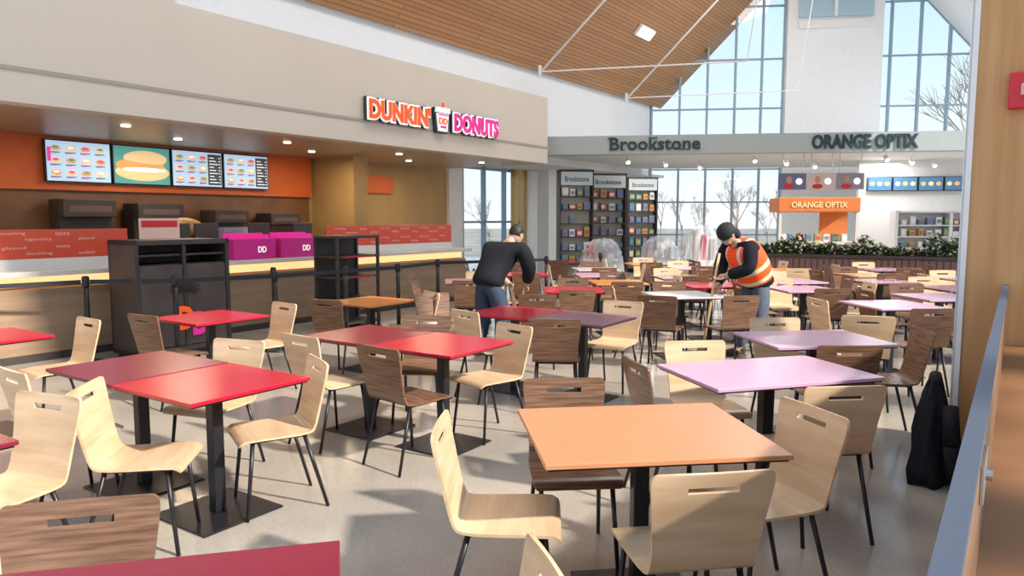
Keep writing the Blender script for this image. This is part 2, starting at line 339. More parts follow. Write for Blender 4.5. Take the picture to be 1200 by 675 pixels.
# ------------------------------------------------------------ counter area (left frame)
sc=emp('service_counter',(0,0,0),YL,label='long brown service counter with stone top and lit orange panels',category='counter')
glow=mat('warm_led_strip',(1,.58,.26),.5,em=1.2)
mk('counter_body',G().box(-1,11.6,9.25,9.85,0,.84).box(-1,11.6,9.40,9.85,.84,.99),brown_c,sc)
mk('countertop',G().box(-1,11.65,9.12,9.9,.99,1.05),stone,sc,bevel=.006)
mk('light_strip',G().box(-1,11.6,9.36,9.40,.86,.985),glow,sc)
mk('counter_kick',G().box(-1,11.6,9.235,9.25,0,.09),dark,sc)
orp=mat('orange_panel',(.62,.075,.035),.35,var=.05)
wt=mat('panel_lettering',(.85,.45,.35),.5)
def panel(x0,x1):
    mk('orange_panel',G().box(x0,x1,9.62,9.66,1.17,1.52),orp,sc,bevel=.004)
    mk('panel_base',G().box(x0,x1,9.60,9.68,1.05,1.17),offwhite,sc)
    x=x0+.3;i=0;words=['toasting','legendary','latte','glazed','dazzling','creamy','sandwich','crispy']
    while x<x1-.3:
        wd=words[i%8];L=len(wd)*.032
        for dz in(0,-.17):
            g=G();textg(g,wd if dz==0 else words[(i+3)%8],x,1.47-.07*(i%2)+dz,L,.046,y=9.618,ext=.002);mk('panel_lettering',g,wt,sc)
        x+=.27;i+=1
panel(-1,4.95);panel(8.3,11.6)
orr=mat('sign_orange',(.93,.11,.012),.4,em=.3);pnk=mat('sign_magenta',(.75,.02,.30),.4,em=.3);sw=mat('sign_white',(.95,.95,.95),.4,em=.45)
sg=emp('shop_sign',(0,0,0),YL,label='doughnut shop sign with orange and magenta letters and cup emblem',category='sign')
for body,cx,cz,wd,m,nm in(("DUNKIN'",9.57,3.50,1.52,orr,'orange_letters'),('DONUTS',11.76,3.50,1.42,pnk,'magenta_letters')):
    g=G();textg(g,body,cx,cz,wd,.31,y=9.15,ext=.03,off=.125);mk('sign_backing',g,darksign,sg)
    g=G();textg(g,body,cx,cz,wd,.31,y=9.085,ext=.012,off=.105);mk('letter_outline',g,sw,sg)
    g=G();textg(g,body,cx,cz,wd,.31,y=9.057,ext=.008,off=.04);mk(nm,g,m,sg)
g=G().prism([(10.54,3.26),(10.86,3.26),(10.93,3.72),(10.47,3.72)],9.08,9.15,0).prism([(10.58,3.29),(10.82,3.29),(10.87,3.62),(10.53,3.62)],9.05,9.08,1).prism([(10.49,3.64),(10.91,3.64),(10.88,3.73),(10.52,3.73)],9.04,9.08,1)
textg(g,'DD',10.70,3.48,.24,.11,y=9.048,ext=.004,off=.03,m=2);g.box(10.62,10.78,9.035,9.05,3.35,3.39,3).box(10.56,10.84,9.035,9.05,3.585,3.605,3).box(10.72,10.75,9.06,9.10,3.73,3.83,2)
mk('cup_emblem',g,[darksign,sw,orr,pnk],sg)
scr=mat('screen_pale',(.42,.62,.82),.3,em=.75);scd=mat('screen_dark',(.05,.06,.09),.3,em=.3);food=mat('screen_food',(.80,.42,.14),.4,em=.55);food2=mat('screen_bread',(.85,.62,.33),.4,em=.6)
txm=mat('screen_text',(.12,.12,.2),.4,em=.1);pk2=mat('screen_pink',(.75,.05,.35),.4,em=.7);wsc=mat('screen_white',(.9,.92,.95),.4,em=.8);grn=mat('screen_teal',(.08,.35,.33),.4,em=.6)
for i in range(4):
    x0=5.17+i*1.025;x1=x0+1.0;z0,z1=2.24,2.86
    r=emp('menu_screen',(0,0,0),YL,label=['menu screen showing rows of sandwiches and drinks with prices','menu screen with a large sandwich picture','menu screen with small food pictures and price list','menu screen with pictures above a dark price list'][i],category='screen',group='menu screens')
    mk('screen_housing',G().box(x0,x1,12.40,12.47,z0-.02,z1+.02).box(x0+.4,x0+.6,12.47,12.5,z0+.2,z1-.2),black,r)
    g=G().box(x0+.02,x1-.02,12.393,12.40,z0,z1,7 if i==1 else 0)
    mm=[scr,scd,food,food2,txm,pk2,wsc,grn];Y=12.388
    if i==1:
        g.ball((x0+.5,Y,z0+.20),.47,.012,.15,10,3);g.ball((x0+.46,Y-.006,z0+.31),.42,.012,.12,10,2);g.ball((x0+.55,Y-.008,z0+.43),.38,.012,.13,10,3);g.ball((x0+.52,Y-.012,z0+.24),.38,.012,.04,10,6)
    else:
        if i>1:g.box(x0+.70,x1-.03,Y,12.393,z0+.03,z1-.03,1)
        for a in range(4 if i==0 else 3):
            for b in range(3):
                cx=x0+.15+a*.225;cz=z0+.13+b*.19
                g.ball((cx,Y-.002,cz),.078,.006,.045,8,2+(a+b)%2);g.ball((cx,Y-.005,cz+.01),.05,.006,.02,8,(6,5,7)[(a+b)%3]);g.box(cx-.08,cx+.07,Y,12.393,cz-.075,cz-.06,4);g.box(cx-.08,cx+.02,Y,12.393,cz-.09,cz-.08,5)
        if i==0:g.box(x0+.03,x0+.08,Y-.01,12.393,z0+.3,z0+.52,5)
        if i>1:
            for b in range(9):g.box(x0+.73,x0+.90-.04*(b%3),Y-.004,Y,z0+.07+b*.056,z0+.085+b*.056,6);g.box(x0+.92,x0+.95,Y-.004,Y,z0+.07+b*.056,z0+.085+b*.056,6)
    mk('screen_display',g,mm,r)
bc=emp('back_counter',(0,0,0),YL,label='dark back counter with steel worktop below the menu screens',category='counter')
mk('cabinet_body',G().box(1,10.4,11.85,12.55,0,.9),dark,bc);mk('worktop',G().box(1,10.4,11.8,12.58,.9,.95),steel,bc)
def brewer(x,w,h,d=.5,q=12.1):
    r=emp('coffee_machine',LW(x,q,.951),YL,label='black and steel coffee brewer on the back counter',category='coffee machine',group='back counter machines')
    mk('machine_body',G().box(-w/2,w/2,0,d*.7,0,h).box(-w/2,w/2,-d*.3,0,h*.72,h).box(-w/2,w/2,-d*.3,0,0,h*.1),dark,r,bevel=.012)
    g=G();k=max(2,int(w/.22))
    for i in range(k):
        cx=-w/2+w*(i+.5)/k;g.lathe([(.05,h*.1),(.075,h*.16),(.07,h*.4),(.045,h*.48)],12,(cx,-d*.13,0))
    mk('decanter',g,steel,r,smooth=True)
    mk('control_panel',G().box(-w*.4,w*.4,-d*.31,-d*.3,h*.80,h*.90),mat('machine_panel',(.12,.08,.07),.5),r)
for x,w,h in((2.6,.7,.75),(3.9,.8,.95),(5.6,.8,1.0),(6.75,.8,.95),(8.1,.7,.85),(9.3,.7,.8)):brewer(x,w,h)
r=emp('pastry_case',LW(7.2,10.75,0),YL,label='glass pastry display case with doughnuts and bagels',category='display case')
mk('case_base',G().box(-1.0,1.0,-.35,.35,0,.95),dark,r);mk('glass_cover',G().box(-1,1,-.35,-.34,.95,1.5).box(-1,1,-.35,.35,1.5,1.52),glassm,r)
mk('case_shelf',G().box(-.98,.98,-.3,.34,1.2,1.22).box(-1,1,.34,.36,.95,1.5),steel,r)
n=12;g=G()
for i in range(n):
    a0=2*math.pi*i/n;a1=2*math.pi*(i+1)/n;g.tube((.07*math.cos(a0),.07*math.sin(a0),0),(.07*math.cos(a1),.07*math.sin(a1),0),.032,n=8)
bag=None
for k in range(5):
    a=LW(6.5+k*.32,10.7,1.255)
    if bag is None:bag=mk('bagel',g,mat('bagel_crust',(.55,.28,.10),.5,var=.2),loc=a,smooth=True,label='golden brown bagel on the pastry case shelf',category='bagel',group='bagels in the case')
    else:
        o=bag.copy();COL.objects.link(o);o.location=a
for x in(6.62,7.44):
    r=emp('counter_box',LW(x,9.42,1.052),YL,label='magenta doughnut shop box with white lettering on the counter',category='box',group='magenta counter boxes')
    mk('box_body',G().box(-.36,.36,-.18,.2,0,.30),mat('magenta_card',(.60,.015,.24),.5),r,bevel=.006)
    g=G();textg(g,'DD',.12,.14,.14,.085,y=-.181,ext=.003,off=.02);mk('box_lettering',g,sw,r)
    mk('box_insert',G().box(-.34,.34,-.05,-.03,.30,.36).box(-.34,.34,.1,.12,.30,.38),pnk,r)
for x in(5.75,6.2,7.1,7.95):
    r=emp('cash_register',LW(x,9.76,1.052),YL+R(180),label='black touch-screen cash register standing on the counter',category='cash register',group='cash registers')
    mk('register_base',G().box(-.12,.12,-.10,.10,0,.05),black,r,bevel=.01)
    mk('register_neck',G().tube((0,.02,.05),(0,-.02,.3),.03),black,r)
    mk('register_screen',G().prism([(-.19,.28),(.19,.28),(.19,.53),(-.19,.53)],-.06,-.02),dark,r,bevel=.01)
r=emp('bread_loaf',LW(6.05,10.15,1.38),YL,label='round golden loaf on a low stand behind the counter',category='bread')
mk('loaf_crust',G().ball((0,0,.12),.32,.18,.16,12),mat('bread',(.60,.33,.12),.6,var=.25,scale=12),r,smooth=True)
mk('loaf_stand',G().box(-.2,.2,-.12,.12,-1.38,-.02).box(-.28,.28,-.18,.18,-.02,0),dark,r)
r=emp('notice_card',LW(5.32,9.5,1.052),YL,label='white and red notice card in a stand on the counter',category='notice')
mk('card',G().box(-.28,.28,-.01,0,.28,.60,0).box(-.25,.25,-.012,-.01,.48,.57,1),[mat('notice_white',(.75,.50,.42),.5),redm],r)
mk('card_stand',G().tube((0,0,0),(0,0,.28),.012).box(-.1,.1,-.06,.06,0,.012),black,r)
# dark condiment cabinet
r=emp('condiment_cabinet',LW(4.88,8.49,0),YL,label='dark laminate condiment cabinet with faint leaf pattern and doughnut logo',category='cabinet')
lw=.60
mk('cabinet_frame',G().box(-lw,-lw+.05,-.3,.3,.06,1.40).box(lw-.05,lw,-.3,.3,.06,1.40).box(-lw,lw,-.3,.3,1.34,1.40).box(-lw,lw,.25,.3,.06,1.40).box(-lw,lw,-.28,.3,.06,.12).box(-.02,.02,-.3,-.26,.12,1.34),dark,r,bevel=.006)
mk('cabinet_plinth',G().box(-.55,.55,-.24,.26,0,.06),black,r)
dbb=mat('door_brown_black',(.085,.066,.058),.6,var=.2,scale=3,spec=.3)
mk('front_panel',G().box(-.545,-.025,-.29,-.27,.13,1.10),dbb,r,bevel=.004)
mk('front_panel',G().box(.025,.545,-.29,-.27,.13,1.10),dbb,r,bevel=.004)
for z in(1.10,1.22):mk('shelf',G().box(-.55,.55,-.26,.25,z-.012,z+.012),dark,r)
g=G()
for i in range(9):
    a=R(10+20*i);L=.22
    ex=L*math.cos(a);ez=.76+L*math.sin(a)*.8;nx,nz=-math.sin(a)*.03,math.cos(a)*.03;mx,mz=ex/2,(.76+ez)/2
    g.add([(0,-.303,.76),(mx+nx,-.303,mz+nz),(ex,-.303,ez),(mx-nx,-.303,mz-nz)],[(0,3,2,1)])
mk('leaf_decal',g,mat('leaf_dark',(.03,.022,.02),.6),r)
g=G();textg(g,'D',-.02,.46,.18,.25,y=-.303,ext=.004,off=.05);textg(g,'D',.17,.38,.18,.25,y=-.306,ext=.004,off=.05,m=1);mk('logo_letters',g,[orr,pnk],r)
r=emp('merchandise_rack',LW(7.46,8.2,0),YL,label='dark open merchandise rack with shelves in front of the counter',category='rack')
g=G()
for x in(-.42,.38):g.box(x,x+.04,-.25,-.21,.03,1.40).box(x,x+.04,.21,.25,.03,1.40)
mk('rack_frame',g.box(-.42,.42,.235,.25,.03,1.40).box(-.42,.42,-.25,.25,1.36,1.40),dark,r,bevel=.005)
for z in(.1,.45,.78,1.08):
    o=mk('shelf',G().box(-.42,.42,-.25,.23,z,z+.03),dark,r)
    if z>.5:mk('shelf_edge_label',G().box(-.3,.3,-.255,-.25,z+.003,z+.02),redm,o)
mk('rack_foot',G().box(-.42,.42,-.27,.27,0,.03),black,r)
posts=[(-5.75,7.3),(-4.84,8.2),(-3.87,8.3),(-2.95,9.0),(-1.67,10.6),(-1.2,11.7),(.6,12.6),(1.7,13.9),(-3.2,9.7),(-2.3,10.0),(-.5,12.6)]
first_p=None
for x,y in posts:
    if first_p is None:
        first_p=emp('queue_barrier_post',(x,y,0),0,label='black queue barrier post with round weighted base',category='barrier post',group='queue barrier posts')
        mk('base',G().lathe([(.17,0),(.17,.015),(.12,.035),(.03,.05)],20),black,first_p,smooth=True)
        mk('pole',G().tube((0,0,.04),(0,0,.9),.03,n=12),black,first_p,smooth=True)
        mk('belt_head',G().lathe([(.036,.88),(.04,.90),(.04,.98),(.03,1.0)],12),black,first_p,smooth=True)
    else:dup(first_p,(x,y,0),0)
beltm=mat('belt_black',(.02,.02,.025),.7)
for i in(0,1,2,3,4,5):
    a=Vector(posts[i]+(0,)) ;b=Vector(posts[i+1]+(0,));d=(b-a).normalized();a=a+d*.045;b=b-d*.045
    mk('barrier_belt',G().add([(a.x,a.y,.91),(b.x,b.y,.91),(b.x,b.y,.96),(a.x,a.y,.96)],[(0,1,2,3)]),beltm,label='black retractable belt stretched between two barrier posts',category='barrier belt',group='barrier belts')
for i in range(9):
    a=LW(2.6+i*1.35,10.2+(i%2)*1.0,2.93)
    mk('recessed_downlight',G().lathe([(.06,-.012),(.06,0)],16),mat('lamp_glow',(1,.85,.6),.5,em=9),loc=(a[0],a[1],2.925),label='small round recessed ceiling downlight',category='light',group='counter downlights')
for x in(3.5,6.5,9.5,12.5):light('AREA','counter_lamp',LW(x,11,2.85),34,(1,.76,.48),.8)
for sx in(-6,-13,-20):
    a=Rg+D*sx;light('AREA','added_hall_fill',(a.x,a.y,9.8),270,(1,.96,.91),3.5)  # unseen area lights without fixtures, added below the ridge to brighten the hall
for x in(3,6,9):
    p=fr(YB,x,3.2);light('AREA','shop_lamp',(bw.x+p[0],bw.y+p[1],3.2),70,(1,.95,.88),1.5)
# ------------------------------------------------------------ far shops
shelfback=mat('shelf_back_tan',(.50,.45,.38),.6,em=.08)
def bookcase(x,y,yaw,wd):
    r=emp('display_bookcase',(x,y,0),R(yaw),label='tall dark shop shelving unit stocked with boxed goods',category='shelf',group='shop shelving')
    g=G().box(-wd/2,-wd/2+.035,-.2,.2,0,2.9).box(wd/2-.035,wd/2,-.2,.2,0,2.9).box(-wd/2,wd/2,.16,.2,0,2.9).box(-wd/2,wd/2,-.2,.2,2.84,2.9)
    mk('bookcase_frame',g,dark,r)
    mk('back_panel',G().box(-wd/2+.035,wd/2-.035,.14,.159,.1,2.5),shelfback,r)
    for z in(.1,.45,.8,1.15,1.5,1.85,2.2):mk('shelf',G().box(-wd/2+.035,wd/2-.035,-.19,.14,z,z+.025),dark,r)
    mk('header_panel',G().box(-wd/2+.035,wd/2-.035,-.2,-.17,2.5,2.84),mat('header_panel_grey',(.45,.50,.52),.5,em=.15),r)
    t_=G();textg(t_,'Brookstone',0,2.66,wd*.7,.13,y=-.201,ext=.003,off=.01);mk('header_lettering',t_,darksign,r)
    return r
cols=[(.75,.70,.64),(.12,.2,.4),(.5,.1,.08),(.25,.25,.28),(.5,.4,.1),(.8,.8,.82),(.1,.3,.28)]
pm=[mat('goods_%d'%i,c,.5) for i,c in enumerate(cols)]
gm=[]
for i in range(7):gm.append((G().box(-.09,.09,-.08,.08,0,.25,0).box(-.07,.07,-.083,-.08,.06,.18,1),i))
def goods(x,y,z,yaw,i,sx=1,sz=1,grp='boxed goods on shelves'):
    b,_=gm[i%7]
    if not isinstance(_,bpy.types.Object):
        o=mk('product_box',b,[pm[i%7],pm[(i+5)%7]],loc=(x,y,z),rz=R(yaw),label='small boxed product standing on a shop shelf',category='product box',group=grp);gm[i%7]=(b,o)
    else:
        o=_.copy();COL.objects.link(o);o.location=(x,y,z);o.rotation_euler=(0,0,R(yaw));o['group']=grp
    o.scale=(sx,1,sz)
for bx,by,yw,wd in((1.64,19.0,8,.90),(2.66,20.6,8,1.06),(3.95,22.4,8,.95)):
    bookcase(bx,by,yw,wd)
    for z in(.48,.83,1.18,1.53,1.88,2.23):
        for k in range(4):
            if random.random()<.92:
                p=fr(R(yw),-wd/2+.16+k*(wd-.32)/3,-.05);goods(bx+p[0],by+p[1],z,yw,random.randrange(7),random.uniform(.7,.95),random.uniform(.55,1.0))
wsf=emp('display_shelving',(10.2,19.3,0),YB,label='white wall shelving stocked with small products',category='shelf')
g=G()
for x in(0,1.35,2.7,4.0):g.box(x-.04,x+.04,0,.4,0,1.85)
g.box(0,4,.36,.4,0,1.85).box(0,4,0,.4,1.8,1.85);mk('shelving_frame',g,white,wsf)
for z in(.5,.85,1.15,1.45):mk('shelf',G().box(0.04,3.96,0,.36,z,z+.03),white,wsf)
for z in(.88,1.18,1.48):
    for k in range(18):
        p=fr(YB,.2+k*.215,.12);goods(10.2+p[0],19.3+p[1],z,-7,random.randrange(7),random.uniform(.6,.9),random.uniform(.5,.9))
for i in range(4):
    p=fr(YB,9.1+i*.68,3.85);r=emp('wall_screen',(bw.x+p[0],bw.y+p[1],2.62),YB,label='wide wall-mounted screen showing menu items over the shop',category='screen',group='shop wall screens')
    mk('screen_housing',G().box(-.33,.33,0,.08,-.2,.2),black,r)
    g=G().box(-.31,.31,-.005,0,-.18,.18,0)
    for k in range(3):g.ball((-.2+.2*k,-.008,0),.07,.006,.06,8,2+(k+i)%2)
    mk('screen_display',g,[mat('screen_blue',(.07,.18,.33),.3,em=.5),scd,food,food2],r)
for i in range(3):
    p=fr(YB,6.02+i*.68,.9)
    r=emp('wall_poster',(bw.x+p[0],bw.y+p[1],2.56),YB,label='wide lit poster hung from the shop ceiling above the kiosk',category='poster',group='shop posters')
    mk('poster_sheet',G().box(-.33,.33,0,.03,-.2,.2,0),mat('poster_%d'%i,[(.10,.13,.22),(.45,.40,.38),(.22,.20,.24)][i],.5,em=.25),r)
    mk('poster_figure',G().ball((-.08,-.004,.04),.07,.01,.09,8,0).ball((-.08,-.002,-.12),.13,.01,.06,8,1).ball((.16,-.004,.0),.08,.01,.08,8,2),[skinm,redm,wsc],r)
    for hx in(-.25,.25):mk('hanger_rod',G().tube((hx,.015,.2),(hx,.015,.74),.008,n=6),steel,r)
kx=emp('eyewear_kiosk',(6.3,17.25,0),YB,label='orange-fronted eyewear kiosk with canopy sign and counter',category='kiosk')
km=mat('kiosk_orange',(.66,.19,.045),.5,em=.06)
mk('canopy',G().box(0,1.85,0,1.0,1.80,2.14),km,kx,bevel=.02);g=G();textg(g,'ORANGE OPTIX',.92,1.97,1.25,.13,y=-.003,ext=.006,off=.01);mk('canopy_lettering',g,mat('kiosk_letters',(.95,.6,.3),.5,em=.3),kx)
for x in(.03,1.76):mk('post',G().box(x,x+.06,.03,.09,0,1.8),offwhite,kx)
mk('kiosk_back_panel',G().box(1.2,1.85,.92,1.0,0,1.8),km,kx);mk('kiosk_counter',G().box(.10,1.75,.1,.6,0,1.05).box(0,1.85,.10,.65,1.05,1.1),offwhite,kx)
for k in range(8):
    p=fr(YB,.18+k*.2,.3);goods(6.3+p[0],17.25+p[1],1.105,-7,k,.7,.7,'products on the kiosk counter')
py=R(-27);P0=(5.2,15.7)
pl=emp('planter_box',(P0[0],P0[1],0),py,label='long brown slatted planter box dividing the seating area',category='planter')
mk('planter_shell',G().box(0,5.6,0,.06,0,.84).box(0,5.6,.5,.56,0,.84).box(0,.06,0,.56,0,.84).box(5.54,5.6,0,.56,0,.84),mat('planter_brown',(.15,.075,.06),.5,var=.1),pl)
g=G()
for i in range(47):g.box(.02+i*.119,.11+i*.119,-.02,0,.03,.82)
mk('planter_slats',g,mat('planter_slat',(.19,.10,.085),.5),pl)
mk('planter_rim',G().box(-.03,5.63,-.04,.04,.84,.90).box(-.03,5.63,.52,.6,.84,.90),dark,pl);mk('soil',G().box(.06,5.54,.06,.5,.6,.78),mat('soil',(.05,.035,.025),.95,var=.3),pl)
def leafg(n,rad,ht):
    g=G()
    for i in range(n):
        a=random.uniform(0,6.28);q=random.uniform(0,1)**.5*rad;z=random.uniform(.05,1)*ht*(1-.35*(q/rad)**2)
        st=Vector((q*math.cos(a),q*.75*math.sin(a),z));b2=random.uniform(0,6.28)
        d=Vector((math.cos(b2),math.sin(b2),random.uniform(-.2,1.1))).normalized()*random.uniform(.10,.18)
        s_=Vector((-math.sin(b2),math.cos(b2),random.uniform(-.3,.3)))*.032
        m_=st+d*.55;g.add([st,m_+s_,st+d,m_-s_],[(0,1,2,3)],random.choice((0,0,1,1,2)))
    return g
lm=[mat('leaf_dark_green',(.045,.095,.03),.4),mat('leaf_light_green',(.11,.18,.055),.4),mat('leaf_reddish',(.16,.08,.05),.45)]
sh=[]
for i in range(17):
    p=fr(py,.25+i*.32,.28)
    if i<4:
        r=emp('planter_shrub',(P0[0]+p[0],P0[1]+p[1],.781),random.uniform(-.3,.3)+py,label='leafy green and reddish shrub growing in the slatted planter',category='plant',group='planter shrubs')
        mk('foliage',leafg(260,.20,.32+.10*(i%3)),lm,r);mk('stem',G().tube((0,0,0),(.01,.02,.2),.012),mat('stem',(.12,.08,.04),.8),r);sh.append(r)
    else:
        n=dup(sh[(i*3)%4],(P0[0]+p[0],P0[1]+p[1],.781),random.uniform(-.3,.3)+py);n.scale=(1,1,random.uniform(.8,1.15))
for i,(x,y,sx,hz) in enumerate(((2.0,16.3,.62,1.15),(3.35,16.6,.6,1.2),(4.45,17.6,.5,1.35),(4.2,15.9,.45,1.5))):
    r=emp('wrapped_display',(x,y,0),R(-10),label='shop display stand wrapped in clear crumpled plastic sheeting',category='display stand',group='wrapped display stands')
    mk('stand',G().box(-sx*.6,sx*.6,-.25,.25,.7,.75).box(-sx*.55,-sx*.5,-.2,.2,0,.7).box(sx*.5,sx*.55,-.2,.2,0,.7),offwhite,r)
    for j in range(3):
        mk('wrapped_goods',G().box(-sx*.5+j*sx*.36,-sx*.25+j*sx*.36,-.15,.15,.75,hz-.10-.10*((i+j)%3)),[redm,walnut,offwhite,shelfback][(i+j)%4],r,bevel=.01)
    g=G();n=26;prof=[(.66,.02),(.60,.25),(.63,.5),(.56,.75),(.54,hz-.25),(.45,hz-.10),(.25,hz-.02),(.04,hz)];vs=[]
    ph=[random.uniform(-.16,.16) for _ in range(n)]
    for jj,(rr,z) in enumerate(prof):
        for k in range(n):
            a=2*math.pi*k/n;q=rr*(1+ph[(k+jj//2)%n]*(1.2 if z<hz-.1 else .7)+random.uniform(-.10,.10));vs.append((q*sx*1.2*math.cos(a),q*.6*math.sin(a),z+random.uniform(-.08,.08)*(z>.1)))
    g.add(vs,[(j*n+k,j*n+(k+1)%n,(j+1)*n+(k+1)%n,(j+1)*n+k) for j in range(len(prof)-1) for k in range(n)])
    mk('plastic_sheet',g,plasm,r)
first_s=None
for i in range(10):
    x=2+i*1.05;p=fr(YB,x,1.2+(i%3)*1.2)
    loc=(bw.x+p[0],bw.y+p[1],3.3)
    if first_s is None:
        first_s=emp('track_spotlight',loc,0,label='small white track spotlight hanging from the shop ceiling',category='light',group='shop spotlights')
        mk('stem',G().tube((0,0,0),(0,0,-.12),.012),white,first_s);mk('lamp_head',G().tube((0,.05,-.12),(0,-.06,-.22),.05,.06,12),white,first_s)
        mk('lamp_glow',G().tube((0,-.061,-.221),(0,-.065,-.225),.05,.05,12),mat('spot_glow',(1,.95,.85),.5,em=4),first_s)
    else:dup(first_s,loc,0)
nin=Vector((.6,-.42,-.68)).normalized();a=C+D*(-4.3)+(Rg-C)*.25+nin*.19
r=bpy.data.objects.new('ceiling_light',None);COL.objects.link(r);setp(r,dict(label='rectangular lit luminaire mounted on the timber ceiling',category='light'))
ux=D.copy();uy=(nin.cross(ux)).normalized()
r.matrix_world=Matrix(((ux.x,uy.x,nin.x,a.x),(ux.y,uy.y,nin.y,a.y),(ux.z,uy.z,nin.z,a.z),(0,0,0,1)))
mk('light_housing',G().box(-.46,.46,-.17,.17,-.06,.03),white,r,bevel=.01);mk('light_diffuser',G().box(-.42,.42,-.14,.14,.03,.05),mat('diffuser_warm',(1,.76,.5),.5,em=1.6),r)
r=emp('ceiling_speaker',LW(6.2,10.4,4.95),YL,label='small white speaker bracket fixed on the upper wall',category='speaker')
mk('bracket',G().box(-.12,.12,.0,.1,-.03,.03),white,r);mk('speaker_body',G().tube((0,-.1,0),(0,-.1,-.22),.05,.07,12),white,r)
# ------------------------------------------------------------ trees outside
bark=mat('bark_grey',(.34,.28,.23),.9,var=.2)
def tree(loc,h,seed,lab):
    random.seed(seed);g=G()
    def br(p,d,L,r,dep):
        q=p+d*L;g.tube(p,q,r,r*.65,5)
        if dep==0:return
        for _ in range(3 if dep>1 else 5):
            nd=(d+Vector((random.uniform(-.7,.7),random.uniform(-.7,.7),random.uniform(-.1,.5)))).normalized();br(p+d*L*random.uniform(.6,1),nd,L*random.uniform(.55,.8),r*.6,dep-1)
    br(Vector((0,0,0)),Vector((0,0,1)),h*.28,h*.009,4)
    mk('bare_tree',g,bark,loc=loc,label=lab,category='tree',group='bare winter trees')
for i,(x,y,h) in enumerate(((9,44,6),(11,47,5.5),(13,42,6),(14.8,48,7),(5,46,6),(7,41,5),(26,39,16),(16.5,45,6),(10,39,4.5),(20,48,7),(-3,36,7),(2,42,7),(-7,38,7),(-1,33,5),(13,37,4.5))):
    tree((x,y,-.3),h,30+i,'leafless winter tree standing outside the glass wall')
random.seed(5)
# ------------------------------------------------------------ people
def skinmesh(name,nodes,edges,roots,mats,parent,lv=2,hook=None,extra=None):
    keys=list(nodes);idx={k:i for i,k in enumerate(keys)}
    me=bpy.data.meshes.new('s');me.from_pydata([nodes[k][:3] for k in keys],[(idx[a],idx[b]) for a,b in edges],[])
    o=bpy.data.objects.new('s',me);COL.objects.link(o)
    sm=o.modifiers.new('skin','SKIN');sm.use_smooth_shade=True;sm.branch_smoothing=.6
    for k in keys:
        sv=me.skin_vertices[0].data[idx[k]];n=nodes[k];sv.radius=(n[3],n[4] if len(n)>4 else n[3]);sv.use_root=k in roots
    sb=o.modifiers.new('sub','SUBSURF');sb.levels=lv;sb.render_levels=lv
    bpy.context.view_layer.update()
    ev=o.evaluated_get(bpy.context.evaluated_depsgraph_get());m2=bpy.data.meshes.new_from_object(ev)
    bpy.data.objects.remove(o)
    g=G();g.v=[tuple(v.co) for v in m2.vertices];g.f=[tuple(p.vertices) for p in m2.polygons];g.m=[0]*len(g.f)
    if extra:extra(g)
    if hook:g.m=[hook(sum((Vector(g.v[i]) for i in q),Vector())/len(q)) for q in g.f]
    return mk(name,g,mats,parent,smooth=True)
TE=[('pelvis','belly'),('belly','chest'),('chest','neck')]
